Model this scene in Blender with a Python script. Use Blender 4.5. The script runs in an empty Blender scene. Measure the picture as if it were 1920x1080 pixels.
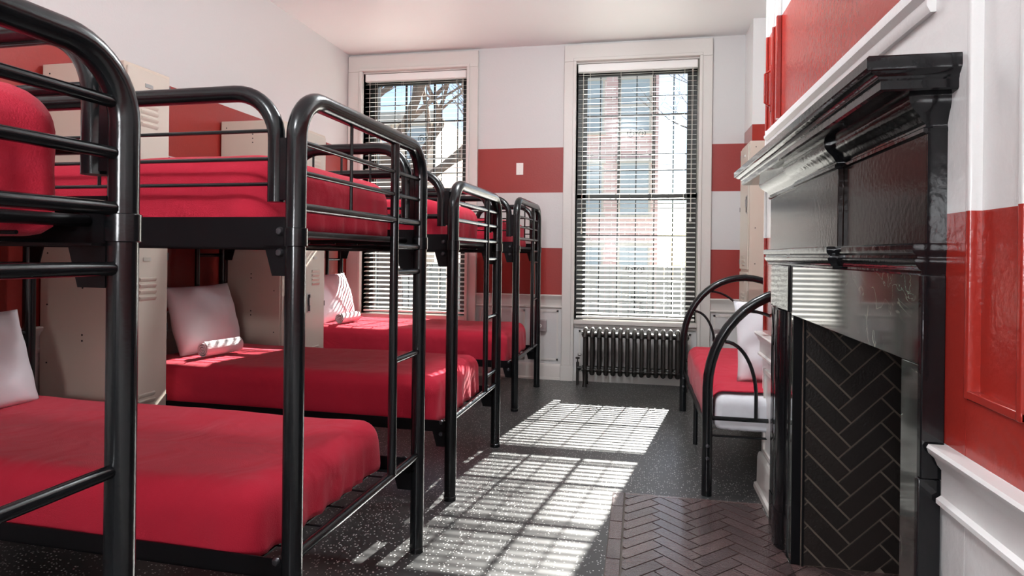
import bpy, bmesh, math, random
from mathutils import Vector, Matrix, noise
random.seed(7)
S = bpy.context.scene
COL = S.collection
PI = math.pi
R = math.radians

# ------------------------------------------------------------------ camera
H = 1.25
cam = bpy.data.cameras.new('camera'); co = bpy.data.objects.new('camera', cam); COL.objects.link(co)
cam.sensor_width = 36; cam.lens = 1188.4 / 1920 * 36
cam.shift_y = (475.5 - 540) / 1920
cam.clip_start = .02; cam.clip_end = 300
yaw, roll = R(-11.33), R(.67)
w = Vector((math.sin(yaw), math.cos(yaw), 0)); r = Vector((math.cos(yaw), -math.sin(yaw), 0)); u = Vector((0, 0, 1))
r2 = r * math.cos(roll) + u * math.sin(roll); u2 = -r * math.sin(roll) + u * math.cos(roll)
m = Matrix((r2, u2, -w)).transposed().to_4x4(); m.translation = (0, 0, H)
co.matrix_world = m
S.camera = co

# ------------------------------------------------------------------ light and exposure
S.view_settings.view_transform = 'Standard'; S.view_settings.look = 'None'
S.view_settings.gamma = 1; S.view_settings.use_curve_mapping = False
S.view_settings.exposure = 0.0
SUN_DIR = Vector((-.173, -1, -.745)).normalized()
wd = bpy.data.worlds.new('sky'); S.world = wd; wd.use_nodes = True
nt = wd.node_tree; bg = nt.nodes['Background']
sky = nt.nodes.new('ShaderNodeTexSky'); sky.sky_type = 'NISHITA'; sky.sun_disc = False
sky.sun_elevation = R(36.7); sky.sun_rotation = math.atan2(.173, 1)
sky.air_density = 1.0; sky.dust_density = .4; sky.ozone_density = 2.0
nt.links.new(sky.outputs[0], bg.inputs[0]); bg.inputs[1].default_value = .2
sl = bpy.data.lights.new('sun', 'SUN'); sl.energy = 42; sl.angle = R(.4); sl.color = (1, .96, .9)
so = bpy.data.objects.new('sun', sl); COL.objects.link(so)
so.rotation_euler = SUN_DIR.to_track_quat('-Z', 'Y').to_euler(); so.location = (3, 12, 9)

# ------------------------------------------------------------------ materials
def mat(name, col, rough=.5, metal=0, coat=0, bump=0, bscale=40, var=0, vscale=3, spec=None, sheen=0):
    M = bpy.data.materials.new(name); M.use_nodes = True
    n = M.node_tree.nodes; l = M.node_tree.links; b = n['Principled BSDF']
    b.inputs['Base Color'].default_value = (*col, 1); b.inputs['Roughness'].default_value = rough
    b.inputs['Metallic'].default_value = metal; b.inputs['Coat Weight'].default_value = coat
    b.inputs['Coat Roughness'].default_value = .08
    if spec is not None: b.inputs['Specular IOR Level'].default_value = spec
    if sheen: b.inputs['Sheen Weight'].default_value = sheen; b.inputs['Sheen Roughness'].default_value = .4
    tc = n.new('ShaderNodeTexCoord')
    if var:
        t = n.new('ShaderNodeTexNoise'); t.inputs['Scale'].default_value = vscale; t.inputs['Detail'].default_value = 4
        mx = n.new('ShaderNodeMix'); mx.data_type = 'RGBA'
        l.new(tc.outputs['Object'], t.inputs['Vector']); l.new(t.outputs['Fac'], mx.inputs['Factor'])
        mx.inputs['A'].default_value = (*[c * (1 - var) for c in col], 1); mx.inputs['B'].default_value = (*[min(1, c * (1 + var)) for c in col], 1)
        l.new(mx.outputs['Result'], b.inputs['Base Color'])
    if bump:
        t = n.new('ShaderNodeTexNoise'); t.inputs['Scale'].default_value = bscale; t.inputs['Detail'].default_value = 3
        bp = n.new('ShaderNodeBump'); bp.inputs['Strength'].default_value = bump; bp.inputs['Distance'].default_value = .01
        l.new(tc.outputs['Object'], t.inputs['Vector']); l.new(t.outputs['Fac'], bp.inputs['Height']); l.new(bp.outputs['Normal'], b.inputs['Normal'])
    return M

WHITE = (.60, .585, .575); RED = (.27, .020, .015)
def banded(name, bands, rough, bump, bscale, white=WHITE, red=RED):
    """white wall paint with red painted bands between the given heights"""
    M = mat(name, white, rough, bump=bump, bscale=bscale)
    n = M.node_tree.nodes; l = M.node_tree.links; b = n['Principled BSDF']
    geo = n.new('ShaderNodeNewGeometry'); sp = n.new('ShaderNodeSeparateXYZ'); l.new(geo.outputs['Position'], sp.inputs[0])
    acc = None
    for a, c in bands:
        g = n.new('ShaderNodeMath'); g.operation = 'GREATER_THAN'; l.new(sp.outputs['Z'], g.inputs[0]); g.inputs[1].default_value = a
        h = n.new('ShaderNodeMath'); h.operation = 'LESS_THAN'; l.new(sp.outputs['Z'], h.inputs[0]); h.inputs[1].default_value = c
        k = n.new('ShaderNodeMath'); k.operation = 'MULTIPLY'; l.new(g.outputs[0], k.inputs[0]); l.new(h.outputs[0], k.inputs[1])
        if acc is None: acc = k
        else:
            s = n.new('ShaderNodeMath'); s.operation = 'ADD'; l.new(acc.outputs[0], s.inputs[0]); l.new(k.outputs[0], s.inputs[1]); acc = s
    mx = n.new('ShaderNodeMix'); mx.data_type = 'RGBA'; l.new(acc.outputs[0], mx.inputs['Factor'])
    mx.inputs['A'].default_value = (*white, 1); mx.inputs['B'].default_value = (*red, 1)
    l.new(mx.outputs['Result'], b.inputs['Base Color'])
    return M

M = {}
M['wall'] = banded('banded wall paint', [(.845, 1.315), (1.868, 2.33)], .38, .12, 60)
M['wall_far'] = banded('banded wall paint window side', [(.845, 1.31), (1.865, 2.315)], .45, .1, 60)
M['wall_gloss'] = banded('glossy banded wall paint', [(.846, 1.348), (1.915, 2.41)], .2, .13, 45, white=(.72, .71, .70), red=(.31, .022, .015))
M['ceil'] = mat('ceiling paint', (.86, .885, .88), .45, bump=.05, bscale=30)
M['trim'] = mat('white trim gloss paint', (.64, .61, .575), .3, bump=.08, bscale=50)
M['trim_white'] = mat('bright white trim paint', (.75, .74, .73), .28, bump=.1, bscale=60)
M['black_metal'] = mat('black enamelled steel tube', (.006, .007, .008), .2, bump=.03, bscale=60, spec=.42)
M['black_flat'] = mat('black steel plate', (.005, .005, .006), .4, spec=.2)
M['bolt'] = mat('dark bolt steel', (.10, .10, .11), .35, metal=.8)
M['beige'] = mat('beige locker enamel', (.56, .475, .395), .34, var=.03)
M['beige_front'] = mat('locker door enamel', (.55, .50, .43), .3)
M['dark'] = mat('dark recess', (.01, .01, .01), .8)
M['chrome'] = mat('brushed steel', (.55, .55, .55), .3, metal=1)
M['red_cloth'] = mat('red fleece blanket', (.50, .024, .050), .95, bump=.25, bscale=300, var=.06, vscale=6, sheen=.12, spec=.1)
def creases(X, scale, strength):
    n = X.node_tree.nodes; l = X.node_tree.links; b = n['Principled BSDF']; tc = n.new('ShaderNodeTexCoord')
    t = n.new('ShaderNodeTexNoise'); t.inputs['Scale'].default_value = scale; t.inputs['Detail'].default_value = 2; t.inputs['Distortion'].default_value = .8
    bp = n.new('ShaderNodeBump'); bp.inputs['Strength'].default_value = strength; bp.inputs['Distance'].default_value = .05
    old = b.inputs['Normal'].links[0].from_socket
    l.new(tc.outputs['Object'], t.inputs['Vector']); l.new(t.outputs['Fac'], bp.inputs['Height']); l.new(old, bp.inputs['Normal']); l.new(bp.outputs['Normal'], b.inputs['Normal'])
creases(M['red_cloth'], 4.5, .35)
M['pillow'] = mat('white cotton', (.78, .77, .80), .9, bump=.15, bscale=14, spec=.15)
M['towel'] = mat('white terry towel', (.80, .78, .79), 1, bump=.6, bscale=260, spec=.05)
M['sheet'] = mat('white bed sheet', (.74, .74, .78), .8, bump=.4, bscale=9, spec=.15)
M['blind'] = mat('white blind slat', (.86, .85, .82), .4)
def slatmat():
    X = mat('white vinyl slat', (.86, .85, .82), .45); n = X.node_tree.nodes; l = X.node_tree.links; b = n['Principled BSDF']; o = n['Material Output']
    t = n.new('ShaderNodeBsdfTranslucent'); t.inputs[0].default_value = (.8, .79, .74, 1)
    mx = n.new('ShaderNodeMixShader'); mx.inputs[0].default_value = .22
    l.new(b.outputs[0], mx.inputs[1]); l.new(t.outputs[0], mx.inputs[2]); l.new(mx.outputs[0], o.inputs[0]); return X
M['slat'] = slatmat(); M['paper'] = slatmat()
M['cord'] = mat('blind cord', (.75, .72, .65), .8)
M['sash'] = mat('black window sash paint', (.012, .013, .012), .35)
M['radiator'] = mat('dark bronze radiator paint', (.022, .019, .017), .45, metal=.2, bump=.1, bscale=120)
M['gloss_black'] = mat('thick glossy black paint', (.007, .007, .008), .10, bump=.07, bscale=30, spec=.35)
M['gloss_brown'] = mat('glossy black brown painted wood', (.012, .007, .006), .16, bump=.05, bscale=60, spec=.15)
M['plate'] = mat('ivory plastic plate', (.8, .78, .74), .35)
M['grout'] = mat('cement grout', (.10, .085, .075), .9, bump=.4, bscale=200)
M['soot'] = mat('sooty grout', (.13, .10, .08), .9)
M['iron'] = mat('wrought iron', (.02, .025, .025), .6)
M['paper'] = None
M['ink'] = mat('black ink', (.01, .01, .01), .8)

def glass():
    X = bpy.data.materials.new('window glass'); X.use_nodes = True; n = X.node_tree.nodes; l = X.node_tree.links
    n.remove(n['Principled BSDF']); o = n['Material Output']
    a = n.new('ShaderNodeBsdfTransparent'); a.inputs[0].default_value = (.97, .98, .98, 1)
    g = n.new('ShaderNodeBsdfGlossy'); g.inputs['Roughness'].default_value = .15
    mx = n.new('ShaderNodeMixShader'); mx.inputs[0].default_value = .01
    l.new(a.outputs[0], mx.inputs[1]); l.new(g.outputs[0], mx.inputs[2]); l.new(mx.outputs[0], o.inputs[0]); return X
M['glass'] = glass()

def rubber():
    X = mat('black rubber floor with pale flecks', (.02, .021, .022), .36)
    n = X.node_tree.nodes; l = X.node_tree.links; b = n['Principled BSDF']
    geo = n.new('ShaderNodeNewGeometry')
    v = n.new('ShaderNodeTexVoronoi'); v.inputs['Scale'].default_value = 82; l.new(geo.outputs['Position'], v.inputs['Vector'])
    th = n.new('ShaderNodeMath'); th.operation = 'LESS_THAN'; th.inputs[1].default_value = .27; l.new(v.outputs['Distance'], th.inputs[0])
    sc = n.new('ShaderNodeSeparateColor'); l.new(v.outputs['Color'], sc.inputs[0])
    th2 = n.new('ShaderNodeMath'); th2.operation = 'GREATER_THAN'; th2.inputs[1].default_value = .45; l.new(sc.outputs[0], th2.inputs[0])
    k = n.new('ShaderNodeMath'); k.operation = 'MULTIPLY'; l.new(th.outputs[0], k.inputs[0]); l.new(th2.outputs[0], k.inputs[1])
    ns = n.new('ShaderNodeTexNoise'); ns.inputs['Scale'].default_value = 2.2; ns.inputs['Detail'].default_value = 5; l.new(geo.outputs['Position'], ns.inputs['Vector'])
    base = n.new('ShaderNodeMix'); base.data_type = 'RGBA'; l.new(ns.outputs['Fac'], base.inputs['Factor'])
    base.inputs['A'].default_value = (.022, .022, .022, 1); base.inputs['B'].default_value = (.05, .05, .05, 1)
    mx = n.new('ShaderNodeMix'); mx.data_type = 'RGBA'; l.new(k.outputs[0], mx.inputs['Factor']); l.new(base.outputs['Result'], mx.inputs['A'])
    mx.inputs['B'].default_value = (.55, .55, .53, 1)
    # thin joints between the rubber tiles
    sp = n.new('ShaderNodeSeparateXYZ'); l.new(geo.outputs['Position'], sp.inputs[0]); last = None
    for ax, off in (('X', .17), ('Y', .02)):
        a = n.new('ShaderNodeMath'); a.operation = 'ADD'; a.inputs[1].default_value = 50 + off; l.new(sp.outputs[ax], a.inputs[0])
        f = n.new('ShaderNodeMath'); f.operation = 'MODULO'; f.inputs[1].default_value = .62; l.new(a.outputs[0], f.inputs[0])
        t = n.new('ShaderNodeMath'); t.operation = 'LESS_THAN'; t.inputs[1].default_value = .0022; l.new(f.outputs[0], t.inputs[0])
        if last is None: last = t
        else:
            q = n.new('ShaderNodeMath'); q.operation = 'MAXIMUM'; l.new(last.outputs[0], q.inputs[0]); l.new(t.outputs[0], q.inputs[1]); last = q
    m2 = n.new('ShaderNodeMix'); m2.data_type = 'RGBA'; l.new(last.outputs[0], m2.inputs['Factor']); l.new(mx.outputs['Result'], m2.inputs['A']); m2.inputs['B'].default_value = (.008, .008, .008, 1)
    l.new(m2.outputs['Result'], b.inputs['Base Color'])
    rr = n.new('ShaderNodeMapRange'); l.new(ns.outputs['Fac'], rr.inputs[0]); rr.inputs[3].default_value = .25; rr.inputs[4].default_value = .42
    l.new(rr.outputs[0], b.inputs['Roughness'])
    return X
M['rubber'] = rubber()

def brickmat(name, c1, c2, rough, coat):
    X = mat(name, c1, rough, coat=coat, bump=.25, bscale=120)
    n = X.node_tree.nodes; l = X.node_tree.links; b = n['Principled BSDF']
    geo = n.new('ShaderNodeNewGeometry')
    mx = n.new('ShaderNodeMix'); mx.data_type = 'RGBA'; l.new(geo.outputs['Random Per Island'], mx.inputs['Factor'])
    mx.inputs['A'].default_value = (*c1, 1); mx.inputs['B'].default_value = (*c2, 1); l.new(mx.outputs['Result'], b.inputs['Base Color'])
    return X
M['hearth'] = brickmat('glazed hearth brick', (.055, .036, .036), (.10, .062, .06), .2, .4)
M['firebrick'] = brickmat('dark firebox brick', (.006, .004, .003), (.014, .008, .006), .5, 0)

def marble():
    X = mat('dark green veined marble', (.03, .035, .032), .06, coat=.6)
    n = X.node_tree.nodes; l = X.node_tree.links; b = n['Principled BSDF']
    geo = n.new('ShaderNodeNewGeometry')
    ns = n.new('ShaderNodeTexNoise'); ns.inputs['Scale'].default_value = 5; ns.inputs['Detail'].default_value = 7; ns.inputs['Distortion'].default_value = 1.2
    l.new(geo.outputs['Position'], ns.inputs['Vector'])
    cr = n.new('ShaderNodeValToRGB'); e = cr.color_ramp.elements
    e[0].position = .3; e[0].color = (.016, .020, .018, 1); e[1].position = .62; e[1].color = (.06, .068, .06, 1)
    l.new(ns.outputs['Fac'], cr.inputs[0])
    n2 = n.new('ShaderNodeTexNoise'); n2.inputs['Scale'].default_value = 7.5; n2.inputs['Detail'].default_value = 6; n2.inputs['Distortion'].default_value = 2.2
    l.new(geo.outputs['Position'], n2.inputs['Vector'])
    ab = n.new('ShaderNodeMath'); ab.operation = 'SUBTRACT'; ab.inputs[1].default_value = .53; l.new(n2.outputs['Fac'], ab.inputs[0])
    a2 = n.new('ShaderNodeMath'); a2.operation = 'ABSOLUTE'; l.new(ab.outputs[0], a2.inputs[0])
    th = n.new('ShaderNodeMapRange'); th.inputs[1].default_value = 0; th.inputs[2].default_value = .010; th.inputs[3].default_value = .8; th.inputs[4].default_value = 0; l.new(a2.outputs[0], th.inputs[0])
    n3 = n.new('ShaderNodeTexNoise'); n3.inputs['Scale'].default_value = 4; l.new(geo.outputs['Position'], n3.inputs['Vector'])
    t3 = n.new('ShaderNodeMapRange'); t3.inputs[1].default_value = .5; t3.inputs[2].default_value = .62; l.new(n3.outputs['Fac'], t3.inputs[0])
    k = n.new('ShaderNodeMath'); k.operation = 'MULTIPLY'; l.new(th.outputs[0], k.inputs[0]); l.new(t3.outputs[0], k.inputs[1])
    mx = n.new('ShaderNodeMix'); mx.data_type = 'RGBA'; l.new(k.outputs[0], mx.inputs['Factor']); l.new(cr.outputs[0], mx.inputs['A']); mx.inputs['B'].default_value = (.35, .36, .28, 1)
    l.new(mx.outputs['Result'], b.inputs['Base Color'])
    return X
M['marble'] = marble()

# ------------------------------------------------------------------ mesh helpers
class MB:
    def __init__(s): s.bm = bmesh.new()
    def face(s, pts):
        return s.bm.faces.new([s.bm.verts.new(p) for p in pts])
    def box(s, x0, y0, z0, x1, y1, z1):
        v = [s.bm.verts.new(p) for p in ((x0, y0, z0), (x1, y0, z0), (x1, y1, z0), (x0, y1, z0), (x0, y0, z1), (x1, y0, z1), (x1, y1, z1), (x0, y1, z1))]
        for f in ((3, 2, 1, 0), (4, 5, 6, 7), (0, 1, 5, 4), (1, 2, 6, 5), (2, 3, 7, 6), (3, 0, 4, 7)): s.bm.faces.new([v[i] for i in f])
        return s
    def prism(s, poly, a, b, axis='y', top=None):
        """poly: 2D outline; axis: extrusion axis; the other two axes in x,y,z order"""
        def P(p, t):
            return {'x': (t, p[0], p[1]), 'y': (p[0], t, p[1]), 'z': (p[0], p[1], t)}[axis]
        A = [s.bm.verts.new(P(p, a)) for p in poly]; B = [s.bm.verts.new(P(p, b)) for p in (top or poly)]
        n = len(poly)
        s.bm.faces.new(A[::-1]); s.bm.faces.new(B)
        for i in range(n): s.bm.faces.new((A[i], A[(i + 1) % n], B[(i + 1) % n], B[i]))
        return s
    def rings(s, rs, cap=True, closed=True):
        V = [[s.bm.verts.new(p) for p in q] for q in rs]; n = len(V[0])
        for a, b in zip(V, V[1:]):
            for i in range(n if closed else n - 1): s.bm.faces.new((a[i], a[(i + 1) % n], b[(i + 1) % n], b[i]))
        if cap: s.bm.faces.new(V[0][::-1]); s.bm.faces.new(V[-1])
        return s
    def tube(s, pts, rad, seg=14, rads=None, loop=False):
        pts = [Vector(p) for p in pts]; q = [pts[0]]
        rr = [rads[0]] if rads else None
        for i, p in enumerate(pts[1:]):
            if (p - q[-1]).length > 1e-5:
                q.append(p)
                if rads: rr.append(rads[i + 1])
        pts = q; n = len(pts); T = []
        for i in range(n):
            if loop: t = pts[(i + 1) % n] - pts[i - 1]
            else: t = pts[min(i + 1, n - 1)] - pts[max(i - 1, 0)]
            T.append(t.normalized())
        up = Vector((0, 0, 1)) if abs(T[0].z) < .9 else Vector((1, 0, 0))
        nrm = (up - T[0] * up.dot(T[0])).normalized(); rs = []
        for i in range(n):
            nrm = (nrm - T[i] * nrm.dot(T[i])).normalized(); bn = T[i].cross(nrm); k = rr[i] if rr else rad
            rs.append([pts[i] + nrm * math.cos(2 * PI * j / seg) * k + bn * math.sin(2 * PI * j / seg) * k for j in range(seg)])
        if loop: s.rings(rs + [rs[0]], cap=False)
        else: s.rings(rs)
        return s
    def lathe(s, c, prof, seg=16, axis='z'):
        rs = []
        for rad, h in prof:
            rs.append([])
            for j in range(seg):
                a, b = math.cos(2 * PI * j / seg) * rad, math.sin(2 * PI * j / seg) * rad
                d = {'z': (a, b, h), 'x': (h, a, b), 'y': (b, h, a)}[axis]
                rs[-1].append((c[0] + d[0], c[1] + d[1], c[2] + d[2]))
        return s.rings(rs)
    def build(s, name, ma, parent=None, smooth=40, bevel=0, loc=None):
        bmesh.ops.remove_doubles(s.bm, verts=s.bm.verts, dist=1e-6)
        bmesh.ops.recalc_face_normals(s.bm, faces=s.bm.faces)
        me = bpy.data.meshes.new(name); s.bm.to_mesh(me); s.bm.free()
        for p in me.polygons: p.use_smooth = True
        me.set_sharp_from_angle(angle=R(smooth))
        me.materials.append(M[ma] if isinstance(ma, str) else ma)
        o = bpy.data.objects.new(name, me); COL.objects.link(o)
        if parent: o.parent = parent
        if loc: o.location = loc
        if bevel:
            b = o.modifiers.new('bevel', 'BEVEL'); b.width = bevel; b.segments = 2; b.limit_method = 'ANGLE'; b.angle_limit = R(50)
        return o

def fillet(pts, rad, n=8):
    pts = [Vector(p) for p in pts]; out = [pts[0]]
    for i in range(1, len(pts) - 1):
        a = (pts[i - 1] - pts[i]).normalized(); b = (pts[i + 1] - pts[i]).normalized()
        ang = a.angle(b); k = rad if not isinstance(rad, (list, tuple)) else rad[i - 1]
        d = k / math.tan(ang / 2); c = pts[i] + (a + b).normalized() * (k / math.sin(ang / 2))
        p0 = pts[i] + a * d; p1 = pts[i] + b * d; v0 = p0 - c; v1 = p1 - c; tot = v0.angle(v1)
        for j in range(n + 1):
            t = j / n; out.append(c + (v0 * math.sin((1 - t) * tot) + v1 * math.sin(t * tot)) / math.sin(tot))
    out.append(pts[-1]); return out

def thing(name, label, cat, loc=(0, 0, 0), rz=0, group=None, kind=None):
    o = bpy.data.objects.new(name, None); COL.objects.link(o); o.location = loc; o.rotation_euler = (0, 0, rz)
    o.empty_display_size = .05
    return tag(o, label, cat, group, kind)
def tag(o, label=None, cat=None, group=None, kind=None):
    if label: o['label'] = label
    if cat: o['category'] = cat
    if group: o['group'] = group
    if kind: o['kind'] = kind
    return o
def struct(o, label=None, cat=None): o['kind'] = 'structure'; return tag(o, label, cat)
def lab(o, l): o['label'] = l; return o

# ------------------------------------------------------------------ room shell
XL, YF, XB, ZC, YB, XR = -3.05, 6.29, .66, 3.34, -4.0, 1.5
WIN = [(-2.885, -1.74), (-.625, .545)]       # clear window openings in x
WZ0, WZ1 = .60, 3.15
YBC = 3.62                                     # far corner of the chimney breast

b = MB(); b.box(XL - .2, YB - .2, -.12, XR + .2, YF + .36, 0); struct(b.build('floor', 'rubber'), 'black rubber floor with pale flecks', 'floor')
b = MB(); b.box(XL - .2, YB - .2, ZC, XR + .2, YF + .36, ZC + .12); struct(b.build('ceiling', 'ceil'), 'smooth white ceiling', 'ceiling')
b = MB(); b.box(XL - .2, YB - .2, 0, XL, YF + .32, ZC); struct(b.build('wall_left', 'wall'), 'left wall painted in red and white bands', 'wall')
b = MB()
xs = [XL - .2, WIN[0][0], WIN[0][1], WIN[1][0], WIN[1][1], XR + .2]
for i in range(5):
    if i in (1, 3):
        b.box(xs[i], YF, 0, xs[i + 1], YF + .32, WZ0); b.box(xs[i], YF, WZ1, xs[i + 1], YF + .32, ZC)
    else: b.box(xs[i], YF, 0, xs[i + 1], YF + .32, ZC)
struct(b.build('wall_back', 'wall_far'), 'far wall with two tall windows and red bands', 'wall')
b = MB(); b.box(XL - .2, YB - .2, 0, XR + .2, YB, ZC); struct(b.build('wall_front', 'wall'), 'wall behind the viewer', 'wall')
# right side: chimney breast with the firebox opening, alcove beyond it, boxed chase in the corner
FY0, FY1, FZ = 1.667, 2.75, 1.012
b = MB()
b.box(XB + .018, YB, 0, XR + .2, 1.457, ZC)
b.box(XB, 1.457, 0, XR + .2, FY0, ZC)
b.box(XB, FY0, FZ, XR + .2, FY1, ZC)
b.box(XB, FY1, 0, XR + .2, YBC, ZC)
b.box(1.16, FY0, 0, XR + .2, FY1, FZ)
b.box(XR, YBC, 0, XR + .2, YF, ZC)
b.box(.962, 5.87, 0, XR, YF, ZC)
struct(b.build('wall_right', 'wall_gloss'), 'glossy red and white chimney breast wall', 'wall')
# raised panel frames nearest the viewer on the right wall
b = MB()
b.box(XB, YB, 0, XB + .018, 1.457, .965); b.box(XB, YB, 2.95, XB + .018, 1.457, ZC)
for a, c in ((1.11, 1.257), (.65, .78)): b.box(XB, a, .965, XB + .018, c, 2.95)
for (y0, y1) in ((1.257, 1.457), (.78, 1.11)):     # bead around each sunk panel
    for (ya, yb, za, zb) in ((y0, y0 + .017, .965, 2.95), (y1 - .017, y1, .965, 2.95)):
        b.prism([(XB - .006, ya + .003), (XB - .002, ya), (XB + .02, ya), (XB + .02, yb), (XB - .002, yb), (XB - .006, yb - .003)], za, zb, 'z')
    b.box(XB - .005, y0, .965, XB + .02, y1, .982)
struct(b.build('trim_1', 'wall_gloss', bevel=.002), 'raised red and white panel frame at the right edge', 'panel moulding')
# battens and the white picture rail over the mantel
b = MB()
b.box(XB - .022, 3.235, 1.915, XB, 3.262, 2.95); b.box(XB - .012, 3.395, 1.915, XB, 3.41, ZC); b.box(XB - .012, 3.55, 0.86, XB, 3.565, ZC)
struct(b.build('trim_2', 'wall_gloss', bevel=.003), 'red and white battens beyond the mantelshelf', 'moulding')
b = MB(); b.prism([(XB, 1.815), (XB - .012, 1.815), (XB - .02, 1.83), (XB - .02, 1.845), (XB - .034, 1.86), (XB - .034, 1.872), (XB - .026, 1.88), (XB - .026, 1.895), (XB - .014, 1.905), (XB, 1.912)], 1.61, 3.47)
struct(b.build('trim_3', 'trim_white'), 'white moulding running above the black mantelshelf', 'moulding')
# chair rails, panels and skirting
RAIL = [(0, .845), (.036, .845), (.040, .838), (.036, .826), (.024, .815), (.018, .80), (.010, .79), (.010, .735), (.02, .728), (.02, .718), (.008, .708), (0, .706)]
BASE = [(0, .155), (.010, .153), (.016, .14), (.018, .13), (.020, .024), (.034, .020), (.036, .006), (.036, 0), (0, 0)]
def run(mb, prof, axis, const, sgn, a, c):
    """extrude a wall profile; const = wall plane, sgn = direction into the room"""
    if axis == 'y': mb.prism([(const + sgn * p, z) for p, z in prof], a, c, 'y')
    else: mb.prism([(const + sgn * p, z) for p, z in prof], a, c, 'x')
def panelmould(mb, axis, const, sgn, a, c, z0, z1):
    w_ = .018; d = .010
    for (p0, p1, q0, q1) in ((a, a + w_, z0, z1), (c - w_, c, z0, z1), (a, c, z0, z0 + w_), (a, c, z1 - w_, z1)):
        lo, hi = sorted((const, const + sgn * d))
        if axis == 'y': mb.box(lo, p0, q0, hi, p1, q1)
        else: mb.box(p0, lo, q0, p1, hi, q1)
b = MB(); run(b, RAIL, 'y', XL, 1, YB, YF)
for k in range(9): panelmould(b, 'y', XL, 1, -2.3 + k * .95, -1.5 + k * .95, .22, .66)
struct(b.build('trim_4', 'trim'), 'chair rail and panels of the left wall', 'chair rail')
b = MB(); run(b, BASE, 'y', XL, 1, YB, YF); struct(b.build('baseboard_left', 'trim'))
segs = [(-1.625, -.745), (.665, .962)]
b = MB()
for a, c in segs: run(b, RAIL, 'x', YF, -1, a, c)
panelmould(b, 'x', YF, -1, -1.59, -1.12, .19, .69); panelmould(b, 'x', YF, -1, -1.05, -.78, .19, .69); panelmould(b, 'x', YF, -1, .70, .93, .19, .69)
struct(b.build('trim_5', 'trim'), 'chair rail and panels of the window wall', 'chair rail')
b = MB()
for a, c in segs: run(b, BASE, 'x', YF, -1, a, c)
struct(b.build('baseboard_back', 'trim'))
b = MB(); run(b, RAIL, 'y', XB, -1, YB, 1.536); struct(b.build('trim_6', 'trim_white'), 'thick white chair rail at the right edge', 'chair rail')
b = MB(); run(b, RAIL, 'y', XB, -1, 3.16, YBC + .03); panelmould(b, 'y', XB, -1, 3.25, 3.54, .22, .66); struct(b.build('trim_7', 'trim'), 'short white chair rail and panel beyond the fireplace', 'chair rail')
b = MB(); run(b, [(p, z * 1.25) for p, z in BASE], 'y', XB, -1, 3.16, YBC + .02); run(b, BASE, 'y', XB, -1, YB, 1.53); struct(b.build('baseboard_right', 'trim'))
b = MB(); run(b, BASE, 'y', XR, -1, YBC, 5.87); run(b, RAIL, 'y', XR, -1, YBC, 5.87); struct(b.build('trim_8', 'trim'), 'chair rail inside the alcove', 'chair rail')

# ------------------------------------------------------------------ windows
def window(idx, x0, x1, cx0, cx1, label):
    t = struct(thing('window_%d' % idx, label, 'window', ((x0 + x1) / 2, YF, 0)), label, 'window')
    X = (x0 + x1) / 2; a, c = x0 - X, x1 - X; A, Cc = cx0 - X, cx1 - X
    b = MB()
    for (p, q) in ((A, a), (c, Cc)):
        b.box(p, -.045, .155, q, 0, WZ1); lo, hi = (a - .03, a) if p == A else (c, c + .03)
        b.box(lo, -.062, .155, hi, -.0455, WZ1)
        b.box(p - .008 if p == A else p, -.058, 0, q if p == A else q + .008, 0, .155)
    b.box(A, -.045, WZ1 + .0005, Cc, 0, 3.315); b.box(a - .03, -.062, WZ1 + .0005, c + .03, -.0455, WZ1 + .03)
    b.build('casing', 'trim', t, bevel=.004)
    b = MB()
    b.box(a - .012, 0, WZ0, a, .30, WZ1); b.box(c, 0, WZ0, c + .012, .30, WZ1); b.box(a, 0, WZ1 - .012, c, .30, WZ1)
    b.build('reveal', 'trim', t)
    b = MB(); b.box(a, -.055, WZ0 - .035, c, .10, WZ0 + .004); b.box(a, -.02, WZ0 - .07, c, .0, WZ0 - .035); b.build('window_sill', 'trim', t, bevel=.004)
    b = MB(); panelmould(b, 'x', 0, -1, a + .05, c - .05, .1, .5); b.box(a, -.018, 0, c, 0, .09); b.build('apron', 'trim', t)
    # black sashes
    def sash(nm, y, z0, z1, st, top, bot, grid):
        b = MB(); b.box(a, y, z0, a + st, y + .04, z1); b.box(c - st, y, z0, c, y + .04, z1); b.box(a, y, z1 - top, c, y + .04, z1); b.box(a, y, z0, c, y + .04, z0 + bot)
        s_ = b.build(nm, 'sash', t, bevel=.003)
        if grid:
            b = MB(); W_ = (c - a - 2 * st)
            for k in (1, 2):
                xx = a + st + W_ * k / 3; b.box(xx - .0095, y + .008, z0 + bot, xx + .0095, y + .032, z1 - top)
                zz = z0 + bot + (z1 - top - z0 - bot) * k / 3; b.box(a + st, y + .01, zz - .007, c - st, y + .03, zz + .007)
            b.build('muntin', 'sash', s_)
        b = MB(); b.box(a + st - .005, y + .018, z0 + bot - .005, c - st + .005, y + .022, z1 - top + .005); lab(b.build('pane', 'glass', s_), 'clear glass pane')
        return s_
    sash('upper_sash', .155, 1.80, 3.138, .095, .09, .055, True)
    sash('lower_sash', .11, .604, 1.855, .095, .055, .055, False)
    b = MB(); b.box(a - .0, .2, WZ0 - .05, c, .36, WZ0 + .003); lab(b.build('outer_sill', 'trim', t), 'outer stone sill')
    return t
window(1, WIN[0][0], WIN[0][1], -3.045, -1.625, 'tall narrow window in the left corner behind the bunk beds')
window(2, WIN[1][0], WIN[1][1], -.745, .665, 'tall window above the radiator with a lettered notice')

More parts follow.
